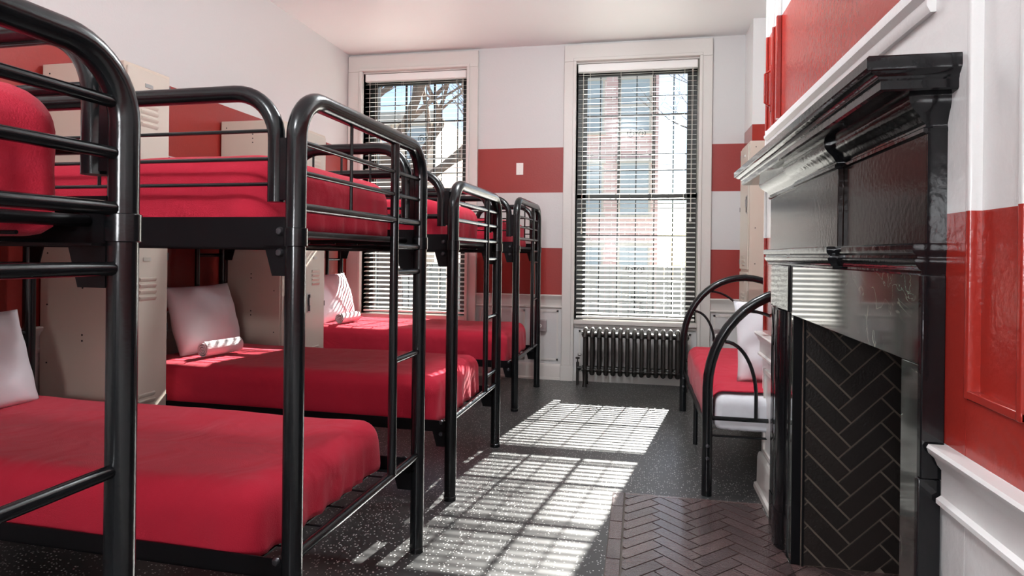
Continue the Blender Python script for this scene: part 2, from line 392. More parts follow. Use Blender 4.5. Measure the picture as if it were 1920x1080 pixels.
# ------------------------------------------------------------------ venetian blinds
def blind(x0, x1, label):
    X = (x0 + x1) / 2; hw = (x1 - x0) / 2 - .012
    t = thing('venetian_blind', label, 'blind', (X, YF + .03, 0), group='white slatted blinds in the windows')
    b = MB(); b.box(-hw, -.022, 3.055, hw, .03, 3.135); b.box(-hw + .006, -.03, 3.06, hw - .006, -.022, 3.132); b.build('headrail', 'blind', t, bevel=.002)
    b = MB(); z = 3.03; ang = R(14); d = .0235; hx = hw - .006
    while z > .66:
        dy, dz = math.cos(ang) * d, math.sin(ang) * d; wob = random.uniform(-.0007, .0007)
        rs = []
        for xx in (-hx, hx):
            rs.append([(xx, -dy, z - dz + wob), (xx, 0, z + .0022 + wob), (xx, dy, z + dz + wob), (xx, dy, z + dz - .001 + wob), (xx, 0, z + .0012 + wob), (xx, -dy, z - dz - .001 + wob)])
        b.rings(rs); z -= .0472
    b.build('slats', 'slat', t)
    b = MB(); b.box(-hx, -.022, .622, hx, .022, .642); b.build('bottom_rail', 'blind', t, bevel=.002)
    b = MB()
    for k in (-.8, -.27, .27, .8):
        for yy in (-.024, .024): b.tube([(hx * k, yy, .64), (hx * k, yy, 3.06)], .0011, 5)
        b.tube([(hx * k - .012, -.026, .60 + .045), (hx * k, -.028, .606), (hx * k + .012, -.026, .645)], .0011, 5)
    b.build('ladder_cords', 'cord', t)
    b = MB(); b.tube([(hx - .045, -.03, 3.06), (hx - .05, -.032, 1.62)], .0016, 5); b.tube([(hx - .035, -.03, 3.06), (hx - .046, -.032, 1.60)], .0016, 5)
    pc = b.build('pull_cord', 'cord', t)
    b = MB(); b.lathe((hx - .05, -.032, 1.58), [(.003, .04), (.009, .02), (.012, 0), (.004, -.003)], 10); b.build('tassel', 'plate', pc)
    b = MB(); b.tube([(-hx + .05, -.03, 3.05), (-hx + .045, -.032, 1.50)], .0022, 6); b.lathe((-hx + .045, -.032, 1.47), [(.003, .03), (.008, .01), (.009, -.01), (.003, -.02)], 10)
    b.build('tilt_cord', 'cord', t)
blind(WIN[0][0], WIN[0][1], 'white venetian blind in the left corner window')
blind(WIN[1][0], WIN[1][1], 'white venetian blind in the window above the radiator')

# paper notice stuck to the lower pane
t = thing('paper_notice', 'clear film notice with black lettering on the glass above the radiator', 'notice', (.0, YF + .1085, .70))
def text(s, x, z, size, parent, y=-.002, bold=0):
    cu = bpy.data.curves.new('lettering', 'FONT'); cu.body = s; cu.size = size; cu.align_x = 'CENTER'; cu.extrude = .0003; cu.offset = bold
    o = bpy.data.objects.new('lettering', cu); COL.objects.link(o); o.parent = parent; o.location = (x, y, z); o.rotation_euler = (PI / 2, 0, 0); cu.materials.append(M['ink'])
    bpy.context.view_layer.update(); me = bpy.data.meshes.new_from_object(o); q = bpy.data.objects.new('lettering', me); COL.objects.link(q)
    q.parent = parent; q.location = o.location; q.rotation_euler = o.rotation_euler; bpy.data.objects.remove(o)
b = MB(); b.box(-.115, 0, -.03, .115, .0006, .15); lab(b.build('sheet', 'glass', t), 'clear film sheet')
for k, (s_, bo) in enumerate((('Please DO NOT', .0006), ('open this window', .0004), ('when A/C', .0004), ('is installed', .0004), ('for heating', .0004), ('open the upper window', .0004))):
    text(s_, 0, .122 - k * .026, .022, t, -.001, bo + .0004)

# ------------------------------------------------------------------ radiator
t = thing('radiator', 'dark bronze cast iron column radiator under the right window', 'radiator', (-.52, 6.075, 0))
N = 15; dx = .0655
for k in range(N):
    x = .03 + k * dx; b = MB()
    for y in (-.07, .07):
        b.tube([(x, y, .12), (x, y, .15), (x, y, .47), (x, y, .50)], .018, 10, rads=[.014, .019, .019, .016])
    arch = [(x, -.09, .47), (x, -.083, .50), (x, -.05, .525), (x, 0, .538), (x, .05, .525), (x, .083, .50), (x, .09, .47)]
    b.tube(arch, .022, 10)
    b.tube([(x, 0, .53), (x, 0, .548), (x, 0, .562)], .01, 10, rads=[.022, .014, .004])
    b.tube([(x, -.09, .17), (x, -.08, .135), (x, 0, .12), (x, .08, .135), (x, .09, .17)], .022, 10)
    b.tube([(x - dx / 2, 0, .49), (x + dx / 2, 0, .49)], .026, 12); b.tube([(x - dx / 2, 0, .165), (x + dx / 2, 0, .165)], .026, 12)
    b.tube([(x - dx / 2, -.06, .50), (x + dx / 2, -.06, .50)], .016, 10); b.tube([(x - dx / 2, -.06, .16), (x + dx / 2, -.06, .16)], .018, 10)
    b.build('section', 'radiator', t)
for k in (0, N - 1):
    for y in (-.075, .075):
        b = MB(); x = .03 + k * dx; b.tube([(x, y, 0), (x, y, .012), (x, y, .04), (x, y, .14)], .02, 10, rads=[.024, .022, .017, .021]); b.build('foot', 'radiator', t)
b = MB(); b.lathe((-.015, 0, .165), [(.018, -.03), (.018, .03)], 12, 'x'); b.tube([(-.045, 0, .19), (-.045, 0, .0)], .013, 10); b.lathe((-.045, 0, .20), [(.014, -.02), (.014, .02), (.006, .025), (.006, .05), (.02, .052), (.02, .066), (.004, .07)], 12); b.build('valve', 'radiator', t)
b = MB(); b.lathe((-.02, -.05, .30), [(.012, -.02), (.015, -.012), (.015, .008), (.006, .014)], 12, 'x'); b.build('air_vent', 'chrome', t)

# ------------------------------------------------------------------ wall plates and outlets
t = thing('blank_wall_plate', 'small ivory blank plate on the upper red band between the windows', 'wall plate', (-1.19, YF, 2.105))
b = MB(); b.box(-.036, -.008, -.06, .036, 0, .06); b.build('plate', 'plate', t, bevel=.003)
for z in (-.04, .04): b = MB(); b.lathe((0, -.009, z), [(.003, 0), (.003, .002)], 8, 'y'); b.build('screw', 'chrome', t)
def outlet(x, z, label, conduit=True):
    t = thing('outlet_box', label, 'power outlet', (x, YF, z))
    b = MB(); b.box(-.05, -.05, -.058, .05, -.0, .058); b.build('box', mat('galvanised box', (.36, .31, .31), .4, metal=.4), t, bevel=.004)
    b = MB(); b.lathe((-.012, -.053, .0), [(.018, .003), (.018, 0), (.014, -.002)], 18, 'y'); sck = b.build('socket', 'plate', t)
    b = MB()
    for dx_, dz_ in ((-.006, .004), (.006, .004), (0, -.007)): b.box(-.012 + dx_ - .0014, -.056, dz_ - .003, -.012 + dx_ + .0014, -.0548, dz_ + .003)
    b.build('slots', 'dark', sck)
    if conduit: b = MB(); b.tube([(-.02, -.022, -.058), (-.02, -.022, -.40), (-.03, -.03, -.47)], .009, 8); b.build('conduit', 'trim', t)
outlet(-.945, .535, 'grey outlet box with a white conduit on the panelled wall between the windows')
outlet(.74, .50, 'small grey outlet box on the far wall behind the single bed', False)
t = thing('pull_handle', 'narrow red painted handle plate high on the wall beyond the mantelshelf', 'handle', (XB, 3.475, 2.12))
b = MB(); b.box(-.006, -.012, -.12, 0, .012, .12); b.build('plate', 'wall_gloss', t, bevel=.002)
b = MB(); b.tube([(-.006, 0, -.09), (-.03, 0, -.075), (-.03, 0, .075), (-.006, 0, .09)], .006, 8); b.build('grip', 'wall_gloss', t)

# ------------------------------------------------------------------ bunk beds
def bunk(idx, X, Y, wid, typ, tilt, label):
    """local: x=0 foot posts, head at x=-L; y=0 near long side"""
    t = thing('bunk_bed', label, 'bunk bed', (X, Y, 0), tilt, 'black metal bunk beds along the left wall')
    L = 2.03; A = typ == 'A'; top = 1.682 if A else 1.60; pr = {1: .0255, 3: .030}.get(idx, .028)
    vz = wid - .265
    for ex in (0, -L):
        e = MB(); e.tube(fillet([(ex, 0, 0), (ex, 0, top), (ex, wid, top), (ex, wid, 0)], .125, 10), pr, 18)
        for y in (0, wid):
            if A: pass
            e.lathe((ex, y, 1.262), [(pr + .0005, 0), (pr + .0045, .002), (pr + .0045, .05), (pr + .0005, .052)], 18)
            e.lathe((ex, y, 0), [(pr + .002, 0), (pr + .002, .02), (pr, .022)], 18)
        fr = e.build('foot_frame' if ex == 0 else 'head_frame', 'black_metal', t)
        full = [(1.553, .0085), (1.468, .0085), (1.372, .0135)] if A else [(1.51, .0115), (1.42, .0115), (1.322, .0125)]
        lad = [1.272, 1.172, .837] if A else [1.215, .855, .50]
        for z, q in full: g = MB(); g.tube([(ex, 0, z), (ex, wid, z)], q, 10); g.build('rung', 'black_metal', fr)
        for z in lad: g = MB(); g.tube([(ex, vz, z), (ex, wid, z)], .0125, 10); g.build('rung', 'black_metal', fr)
        g = MB(); g.tube([(ex, 0, .405), (ex, wid, .405)], .0145, 12); g.build('rung', 'black_metal', fr)
        g = MB(); g.tube([(ex, vz, .405), (ex, vz, top)], .0165, 12); g.build('ladder_rail', 'black_metal', fr)
        if A: g = MB(); g.tube([(ex, .32, 1.372), (ex, .32, top)], .0055, 8); g.build('thin_upright', 'black_metal', fr)
    for nm, z0, z1 in (('upper_bunk_frame', 1.255, 1.345), ('lower_bunk_frame', .335, .392)):
        g = MB()
        for y, s_ in ((.012, 1), (wid - .012, -1)):
            g.box(-L + .02, min(y, y + s_ * .005), z0, -.02, max(y, y + s_ * .005), z1)
            g.box(-L + .02, min(y, y + s_ * .035), z0, -.02, max(y, y + s_ * .035), z0 + .005)
            for ex, d in ((-.02, -1), (-L + .02, 1)):
                g.prism([(ex, z0 + .01), (ex + d * .085, z0 + .01), (ex + d * .06, z0 - .075), (ex, z0 - .075)], min(y, y + s_ * .006), max(y, y + s_ * .006), 'y')
        for ex in (-.06, -L + .06): g.tube([(ex, .02, z0 + .045 if z0 > 1 else z0 + .03), (ex, wid - .02, z0 + .045 if z0 > 1 else z0 + .03)], .011, 10)
        fr = g.build(nm, 'black_flat', t)
        g = MB()
        for k in range(1, 12): x = -L * k / 12; g.box(x - .012, .02, z0 + .006, x + .012, wid - .02, z0 + .012)
        for k in range(1, 6): y = wid * k / 6; g.tube([(-L + .05, y, z0 + .02), (-.05, y, z0 + .02)], .0035, 6)
        g.build('slats', 'black_metal', fr)
        for ex in (-.055, -L + .055):
            for y, s_ in ((.012, -1), (wid - .012, 1)):
                for dz_ in (.03, -.03):
                    g = MB(); g.lathe((ex, y, z0 + dz_ + .02), [(.012, 0), (.012, s_ * .004), (.008, s_ * .010), (.003, s_ * .011)] if s_ > 0 else [(.003, -.011), (.008, -.010), (.012, -.004), (.012, 0)], 10, 'y'); g.build('bolt', 'bolt', fr)
    gz = 1.69 if A else 1.655
    for y in (.0, wid):
        x0, x1 = -.062, (-L + .062 if not (A and y) else -.60)
        g = MB(); g.tube(fillet([(x0, y, 1.385), (x0, y, gz), (x1, y, gz), (x1, y, 1.385)], .13, 10), .0235, 16)
        g.box(x0 - .0, y - .013, 1.39, -.02, y + .013, 1.56); g.box(x1 - .042, y - .013, 1.39, x1, y + .013, 1.56)
        gr = g.build('guard_rail', 'black_metal', t)
        g = MB()
        if A:
            for z in (1.583, 1.505, 1.435): g.tube([(x0, y, z), (x1, y, z)], .0055, 8)
            for k in range(1, 4): x = x0 + (x1 - x0) * (k * .25 + .06); g.tube([(x, y, 1.435), (x, y, gz)], .005, 8)
        else:
            for z in (1.545, 1.435): g.tube([(x0, y, z), (x1, y, z)], .0125, 10)
        g.build('guard_bars', 'black_metal', gr)
    return t
ROT = R(-1.6)
BEDS = [(1, -.94, .055, .93, 'B'), (2, -.925, 1.59, .935, 'A'), (3, -.925, 3.09, .915, 'B'), (4, -.957, 4.945, .945, 'A')]
BL = ['black metal bunk bed nearest the viewer, cut off by the left edge',
      'black metal bunk bed, second from the viewer, with thin guard bars',
      'black metal bunk bed, third from the viewer, with a shiny end rail',
      'black metal bunk bed farthest away, in front of the corner window']
for (i, X, Y, wd_, ty), lb in zip(BEDS, BL): bunk(i, X, Y, wd_, ty, ROT, lb)

# ------------------------------------------------------------------ mattresses, pillows, towels
def rbox(lx, ly, lz, rad, nx, ny, nz, amp=.006, seed=0, sag=0, freq=3.0, fold=0, flare=0):
    """rounded, slightly lumpy box centred in x,y with its base at z=0"""
    mb = MB(); bm = mb.bm; V = {}
    def P(i, j, k):
        key = (i, j, k)
        if key in V: return V[key]
        def ax(t, n, L_):
            s_ = t / n; s_ = .5 - .5 * math.cos(PI * s_) * .35 - .5 * (1 - 2 * s_) * .65
            return (s_ - .5) * L_
        p = Vector((ax(i, nx, lx), ax(j, ny, ly), ax(k, nz, lz)))
        rb = .02
        c = Vector([max(-h + (rb if n_ == 2 else rad), min(h - rad, q)) for n_, (q, h) in enumerate(zip(p, (lx / 2, ly / 2, lz / 2)))])
        d = p - c
        if d.length > 1e-6:
            if d.z < 0:
                e_ = Vector((d.x, d.y, d.z * rad / rb)).normalized() * rad; p = c + Vector((e_.x, e_.y, e_.z * rb / rad))
            else: p = c + d.normalized() * rad
        o = Vector((seed * 7.3, seed * 3.1, 0))
        nv = noise.noise(p * freq + o) * amp + noise.noise(p * freq * 3.3 + o) * amp * .35
        nrm = d.normalized() if d.length > 1e-6 else Vector((0, 0, 1))
        q = p + nrm * nv
        if fold:
            side = 1 - min(1, max(0, (p.z + lz / 2) / lz))
            along = p.y if abs(abs(p.x) - lx / 2) < rad + .01 else p.x
            cr = (abs(p.x) > lx / 2 - .12) + .25
            q += Vector((nrm.x, nrm.y, 0)) * fold * side * cr * (math.sin(along * 55 + 6 * noise.noise(p * 4 + o)) * .6 + flare)
        q.z -= sag * (1 - (2 * p.x / lx) ** 2) * (1 - (2 * p.y / ly) ** 2)
        V[key] = bm.verts.new((q.x, q.y, q.z + lz / 2)); return V[key]
    for (a, bb, fix, n1, n2) in (('i', 'j', 'k', nx, ny), ('i', 'k', 'j', nx, nz), ('j', 'k', 'i', ny, nz)):
        for f in (0, {'i': nx, 'j': ny, 'k': nz}[fix]):
            for p in range(n1):
                for q in range(n2):
                    vs = []
                    for dp, dq in ((0, 0), (1, 0), (1, 1), (0, 1)):
                        d = {a: p + dp, bb: q + dq, fix: f}; vs.append(P(d['i'], d['j'], d['k']))
                    try: bm.faces.new(vs)
                    except ValueError: pass
    return mb

def mattress(lx, ly, lz, seed, label, loc, rz=0, fold=.006, group='red covered mattresses on the bunks'):
    o = rbox(lx, ly, lz, min(.085, lz * .42), 60, 34, 10, .008, seed, .012, 2.6, fold, .3).build('mattress', 'red_cloth', smooth=70)
    o.location = loc; o.rotation_euler = (0, 0, rz); return tag(o, label, 'mattress', group)
ML = [('red blanketed mattress on the upper bunk nearest the viewer, at the left edge', 'red blanketed mattress on the lower bunk nearest the viewer'),
      ('red blanketed mattress on the upper bunk of the second bed', 'large red blanketed mattress on the lower bunk of the second bed'),
      ('red blanketed mattress on the upper bunk of the third bed', 'red blanketed mattress with sun streaks by a towel, lower bunk of the third bed'),
      ('red blanketed mattress on the upper bunk farthest away', 'red blanketed mattress striped with sunlight, lower bunk farthest away')]
LOW = [.555, .56, .605, .615]
for n, ((i, X, Y, wd_, ty), (lu, ll)) in enumerate(zip(BEDS, ML)):
    cx, cy = -1.07 - .0, wd_ / 2
    for up, lb in ((1, lu), (0, ll)):
        if i == 1 and not up: continue
        ux = 1.90; ex = (-.07 if i == 1 else -.105) if up else (-.135 if i == 2 else -.09)
        lx_c = ex - ux / 2
        c, s_ = math.cos(ROT), math.sin(ROT)
        px, py = X + c * lx_c - s_ * cy, Y + s_ * lx_c + c * cy
        z0 = 1.276 if up else .356; zt = (1.535 if i != 1 else 1.53) if up else LOW[n]
        z0 = (1.268 if i == 1 else 1.30) if up else .352
        mattress(ux, wd_ - (.05 if i == 1 else .085) if up else wd_ - .06, zt - z0, i * 2 + up, lb, (px, py, z0), ROT, .012 if up else .012)

def pillow(label, loc, rot, W=.66, Hh=.46, T=.15, seed=0, group=None):
    mb = MB(); bm = mb.bm; n = 28; G = {}
    for s_ in (1, -1):
        for i in range(n + 1):
            for j in range(n + 1):
                uu, vv = i / n * 2 - 1, j / n * 2 - 1
                k = max(0, (1 - abs(uu) ** 2.6)) ** .55 * max(0, (1 - abs(vv) ** 2.6)) ** .55
                edge = 1 - .04 * (1 - abs(uu) ** 3) * (abs(vv) ** 2); edge2 = 1 - .04 * (1 - abs(vv) ** 3) * (abs(uu) ** 2)
                x = uu * W / 2 * edge2; z = vv * Hh / 2 * edge
                y = s_ * (T / 2 * k) + .010 * noise.noise(Vector((uu * 2 + seed, vv * 2, s_))) + .005 * noise.noise(Vector((uu * 6 + seed, vv * 5, s_ * 2))) * k
                if (i in (0, n) or j in (0, n)): y = .006 * noise.noise(Vector((uu * 2 + seed, vv * 2, 0)))
                if s_ == -1 and (i in (0, n) or j in (0, n)): G[(s_, i, j)] = G[(1, i, j)]
                else: G[(s_, i, j)] = bm.verts.new((x, y, z))
        for i in range(n):
            for j in range(n): bm.faces.new([G[(s_, i + a, j + c)] for a, c in ((0, 0), (1, 0), (1, 1), (0, 1))])
    o = mb.build('pillow', 'pillow', smooth=180); o.location = loc; o.rotation_euler = rot
    return tag(o, label, 'pillow', group)
# standing pillows lean back on the head rails (width along y)
pillow('white pillow leaning at the head of the third lower bunk behind the rolled towel', (-2.78, 3.68, .80), (R(-16), 0, R(90 - 1)), .60, .46, .17, 1)
pillow('white pillow striped by sunlight at the head of the farthest lower bunk', (-2.80, 5.50, .82), (R(-16), 0, R(90)), .66, .46, .17, 2)
pillow('white pillow at the left edge on the second lower bunk', (-2.765, 2.13, .755), (R(-18), 0, R(90)), .62, .44, .17, 3)
pillow('white pillow lying on the upper bunk of the third bed', (-2.68, 3.52, 1.585), (R(90), 0, R(95)), .62, .44, .19, 4)
def towel(label, loc, rz, length=.26, rad=.052):
    mb = MB(); pts = []; turns = 3.2; n = 90
    for i in range(n + 1):
        a = i / n * turns * 2 * PI; rr = .008 + (rad - .008) * (i / n); pts.append((math.cos(a) * rr, math.sin(a) * rr))
    th = .0062; inner = [(p[0] * (1 - th / max(.009, math.hypot(*p))), p[1] * (1 - th / max(.009, math.hypot(*p)))) for p in pts]
    outline = pts + inner[::-1]
    for a, c in ((-length / 2, -length / 2),): pass
    nn = len(pts)
    A = [[mb.bm.verts.new((p[0], y, p[1] + rad)) for p in pts] for y in (-length / 2, length / 2)]
    B = [[mb.bm.verts.new((p[0], y, p[1] + rad)) for p in inner] for y in (-length / 2, length / 2)]
    for i in range(nn - 1):
        mb.bm.faces.new((A[0][i], A[0][i + 1], A[1][i + 1], A[1][i])); mb.bm.faces.new((B[0][i], B[1][i], B[1][i + 1], B[0][i + 1]))
        mb.bm.faces.new((A[0][i], B[0][i], B[0][i + 1], A[0][i + 1])); mb.bm.faces.new((A[1][i], A[1][i + 1], B[1][i + 1], B[1][i]))
    mb.bm.faces.new((A[0][-1], B[0][-1], B[1][-1], A[1][-1])); mb.bm.faces.new((A[0][0], A[1][0], B[1][0], B[0][0]))
    o = mb.build('rolled_towel', 'towel', smooth=60); o.location = loc; o.rotation_euler = (0, 0, rz)
    return tag(o, label, 'towel')
towel('white rolled towel on the red blanket beside the third bed pillow', (-2.53, 3.49, .603), R(-12), .27, .05)
towel('white rolled towel in striped sunlight on the farthest lower bunk', (-2.56, 5.30, .612), R(-8), .27, .05)

# ------------------------------------------------------------------ lockers
def locker(X, Y0, wid, dep, z0, z1, seam, side, label, group=None):
    """body with doors; side=+1 doors face +x, -1 doors face -x; X = front plane"""
    t = thing('locker', label, 'locker', (X, Y0, 0), 0, group)
    s_ = side; bx = sorted((0, -s_ * dep))
    b = MB(); b.box(bx[0], 0, z0, bx[1], wid, z1); body = b.build('body', 'beige', t, bevel=.004)
    b = MB()
    for x in (.05, .45, .5 , dep - .05):
        pass
    for z in (z0 + .05, z0 + .3, z0 + .6, seam - .06, seam + .06, seam + .35, z1 - .3, z1 - .05):
        for xx in (.045, dep - .045): b.lathe((-s_ * xx, -.0015, z), [(.0045, 0), (.0045, .002)], 8, 'y')
    for z in (z0 + .45, z0 + .72, seam + .2, seam + .5, z1 - .10):
        for k in range(3 if z > z1 - .2 else 2): b.lathe((-s_ * dep * .47, -.0015, z - .03 * k), [(.005, 0), (.005, .002)], 8, 'y')
    b.build('rivets', 'dark', body)
    for (a, c) in ((z0 + .02, seam - .012), (seam + .012, z1 - .02)):
        th = .012; X0, X1 = sorted((0, s_ * th))
        b = MB(); b.box(X0, .014, a, X1, wid - .014, c)
        d = b.build('door', 'beige_front', t, bevel=.003)
        for g in (0, 1):
            b = MB()
            for k in range(4 if g == 0 else 3):
                z = (c - .17 - k * .033) if g == 0 else (a + .05 + k * .033)
                b.prism([(s_ * th, z), (s_ * (th + .009), z - .004), (s_ * (th + .009), z - .012), (s_ * th, z - .024)], wid * .32, wid * .68, 'y')
            b.build('louvres', 'beige_front', d)
        b = MB(); b.box(*sorted((s_ * th, s_ * (th + .004)))[:1], wid * .40, c - .085, sorted((s_ * th, s_ * (th + .004)))[1], wid * .56, c - .065); b.build('number_plate', 'chrome', d)
        hz = (a + c) / 2 + .02
        x0_, x1_ = sorted((s_ * th, s_ * (th + .005)))
        b = MB(); b.box(x0_, .035, hz - .075, x1_, .085, hz + .075); hd = b.build('latch_plate', 'chrome', d, bevel=.004)
        x2, x3 = sorted((s_ * (th + .005), s_ * (th + .006)))
        b = MB(); b.box(x2, .043, hz - .065, x3, .077, hz + .065); cup = b.build('latch_cup', 'dark', hd)
        b = MB(); b.box(*(sorted((s_ * (th + .006), s_ * (th + .014)))[0], .054, hz - .02), sorted((s_ * (th + .006), s_ * (th + .014)))[1], .066, hz + .04); b.build('latch', 'chrome', hd)
        for z in (a + .06, (a + c) / 2, c - .06): b = MB(); b.tube([(s_ * th, wid - .012, z - .02), (s_ * th, wid - .012, z + .02)], .004, 6); b.build('hinge', 'bolt', d)
    for x in (.03, dep - .03):
        for y in (.03, wid - .03): b = MB(); b.box(min(-s_ * x - .014, -s_ * x + .014), y - .014, 0, max(-s_ * x - .014, -s_ * x + .014), y + .014, z0); b.build('leg', 'beige', t)
    return t
locker(-2.545, 2.735, .315, .49, .36, 2.20, 1.285, 1, 'tall beige metal locker between the second and third bunk beds')
locker(-2.545, 4.165, .325, .49, .36, 2.20, 1.285, 1, 'left one of the two joined beige lockers between the third and farthest beds')
locker(-2.545, 4.494, .325, .49, .36, 2.20, 1.285, 1, 'right one of the two joined beige lockers, beside the farthest bunk bed')
locker(.872, 5.40, .42, .46, .30, 2.185, 1.13, -1, 'beige metal locker in the right alcove behind the single bed')

# ------------------------------------------------------------------ single bed in the alcove
t = thing('single_bed', 'black tubular single bed with arched ends in the right alcove', 'bed', (.36, 3.45, 0))
Wb, Lb = .93, 1.83
for nm, y in (('near_end', 0), ('far_end', Lb)):
    hw = Wb / 2; pts = [(0, y, 0), (0, y, .56)]
    for k in range(1, 24): a = PI - PI * k / 24; pts.append((hw + math.cos(a) * hw, y, .56 + math.sin(a) * .52))
    pts += [(Wb, y, .56), (Wb, y, 0)]
    b = MB(); b.tube(pts, .0265, 18); e = b.build('arched_end', 'black_metal', t)
    def onarch(x): return .56 + .52 * math.sqrt(max(0, 1 - ((x - hw) / hw) ** 2))
    for mir in (0, 1):
        f = (lambda x: Wb - x) if mir else (lambda x: x)
        b = MB(); q = []
        for k in range(13):
            a = PI / 2 * k / 12; q.append((f(.085 + .155 * math.sin(a)), y, .52 + .285 * math.cos(a)))
        q.append((f(.24), y, .405)); b.tube(q, .0095, 8); b.build('curved_bar', 'black_metal', e)
        b = MB(); q = []
        for k in range(13):
            a = PI / 2 * k / 12; q.append((f(.20 + .30 * math.sin(a)), y, .60 + (onarch(.20) - .62) * math.cos(a)))
        q.append((f(.50), y, .405)); b.tube(q, .0085, 8); b.build('curved_bar', 'black_metal', e)
    b = MB(); b.tube([(0, y, .405), (Wb, y, .405)], .0115, 10); b.build('cross_bar', 'black_metal', e)
    for z in (.20, .265):
        for x in (0, Wb): b = MB(); b.lathe((x, y - .026, z), [(.003, -.008), (.008, -.007), (.010, -.002), (.010, .002)], 10, 'y'); b.build('bolt', 'bolt', e)
b = MB()
for x in (.0, Wb - .03): b.box(x, .02, .30, x + .03, Lb - .02, .304); b.box(x if x == 0 else x + .026, .02, .30, x + .004 if x == 0 else x + .03, Lb - .02, .34)
b.box(0, .03, .30, Wb, .06, .304); b.box(0, Lb - .06, .30, Wb, Lb - .03, .304)
fr = b.build('side_frame', 'black_flat', t)
b = MB()
for k in range(12): y = .1 + k * .15; b.tube([(.03 + .028 * i, y + (.008 if i % 2 else -.008), .322) for i in range(int((Wb - .06) / .028))], .0025, 5)
b.build('springs', 'chrome', fr)
for x in (.02, Wb - .02): b = MB(); b.tube([(x, Lb / 2, 0), (x, Lb / 2, .30)], .015, 10); b.build('middle_leg', 'black_metal', t)
# its mattress (white sheet) with a red blanket over it
o = rbox(Wb - .09, Lb - .10, .185, .05, 30, 60, 12, .008, 21, .005, 3.2, .012, .0).build('mattress', 'sheet', smooth=80)
o.location = (.36 + Wb / 2, 3.45 + Lb / 2, .327); tag(o, 'white sheeted mattress on the single bed in the right alcove', 'mattress')
def blanket():
    mb = MB(); nx, ny = 34, 60; hx = (Wb - .09) / 2 + .012; hy = (Lb - .10) / 2 - .028; rad = .06; zt = .512 + .022
    prof = []
    for i in range(8): prof.append((-hx, .30 + (zt - rad - .30) * i / 7 ))
    for i in range(1, 9): a = PI / 2 * i / 8; prof.append((-hx + rad - math.cos(a) * rad, zt - rad + math.sin(a) * rad))
    for i in range(1, 16): prof.append((-hx + rad + (2 * hx - 2 * rad) * i / 15, zt))
    for i in range(1, 9): a = PI / 2 * i / 8; prof.append((hx - rad + math.sin(a) * rad, zt - rad + math.cos(a) * rad))
    for i in range(1, 5): prof.append((hx, zt - rad - .1 * i / 4))
    rows = []
    for off in (0, .006):
        rr = []
        for j in range(ny + 1):
            y = -hy + 2 * hy * j / ny; row = []
            for x, z in prof:
                n_ = noise.noise(Vector((x * 4, y * 4, z * 6))) * .008 + noise.noise(Vector((x * 12, y * 9, 3))) * .003
                drop = .0
                if y < -hy + .05: drop = .004
                if y > hy - .09: drop = ((y - hy + .09) / .09) ** 2 * .045
                k = 1 if abs(x) < hx - .02 else 0
                row.append(mb.bm.verts.new((x - (n_ + off if not k else 0) * (1 if x < 0 else -1), y, z + (n_ * .6 + off if k else 0) - drop)))
            rr.append(row)
        rows.append(rr)
    n = len(prof)
    for rr in rows:
        for j in range(ny):
            for i in range(n - 1): mb.bm.faces.new((rr[j][i], rr[j][i + 1], rr[j + 1][i + 1], rr[j + 1][i]))
    for i in range(n - 1):
        for j in (0, ny): mb.bm.faces.new((rows[0][j][i], rows[0][j][i + 1], rows[1][j][i + 1], rows[1][j][i]))
    for j in range(ny):
        for i in (0, n - 1): mb.bm.faces.new((rows[0][j][i], rows[0][j + 1][i], rows[1][j + 1][i], rows[1][j][i]))
    o = mb.build('blanket', 'red_cloth', smooth=60); o.location = (.36 + Wb / 2, 3.45 + Lb / 2 + .01, 0)
    tag(o, 'red blanket spread over the single bed in the right alcove', 'blanket')
blanket()
pillow('large white pillow standing upright on the single bed in the alcove', (.875, 3.86, .765), (R(-12), 0, R(6)), .66, .46, .17, 6)

# ------------------------------------------------------------------ herringbone helper
def clip(poly, x0, y0, x1, y1):
    for ax, lim, sg in ((0, x0, 1), (0, x1, -1), (1, y0, 1), (1, y1, -1)):
        out = []
        for i in range(len(poly)):
            a, c = poly[i - 1], poly[i]; ia, ic = (a[ax] - lim) * sg >= 0, (c[ax] - lim) * sg >= 0
            if ia != ic:
                t_ = (lim - a[ax]) / (c[ax] - a[ax]); out.append((a[0] + (c[0] - a[0]) * t_, a[1] + (c[1] - a[1]) * t_))
            if ic: out.append(c)
        poly = out
        if len(poly) < 3: return None
    return poly
def area(p): return abs(sum(p[i - 1][0] * p[i][1] - p[i][0] * p[i - 1][1] for i in range(len(p)))) / 2
def herring(x0, y0, x1, y1, cx, cy, L=.22, W=.066, gap=.006, odd=0):
    """outlines of herringbone bricks, clipped to a rectangle; column at cx rises to the right"""
    res = []; px = L / math.sqrt(2); pz = W * math.sqrt(2)
    for k in range(int((x0 - cx) / px) - 2, int((x1 - cx) / px) + 3):
        for j in range(int((y0 - cy) / pz) - 4, int((y1 - cy) / pz) + 4):
            c = Vector((cx + k * px, cy + j * pz + (pz / 2 if k % 2 else 0)))
            a = R(45) if (k % 2 == 0) != bool(odd) else R(-45)
            d = Vector((math.cos(a), math.sin(a))); n_ = Vector((-d.y, d.x)); hl, hw = (L - gap) / 2, (W - gap) / 2
            q = [c + d * s1 * hl + n_ * s2 * hw for s1, s2 in ((-1, -1), (1, -1), (1, 1), (-1, 1))]
            q = clip([tuple(v) for v in q], x0, y0, x1, y1)
            if q and area(q) > 2e-4: res.append(q)
    return res
def inset(q, d):
    cx = sum(p[0] for p in q) / len(q); cy = sum(p[1] for p in q) / len(q); out = []
    for p in q:
        v = Vector((cx - p[0], cy - p[1])); l_ = v.length; out.append((p[0] + v.x / l_ * d, p[1] + v.y / l_ * d))
    return out

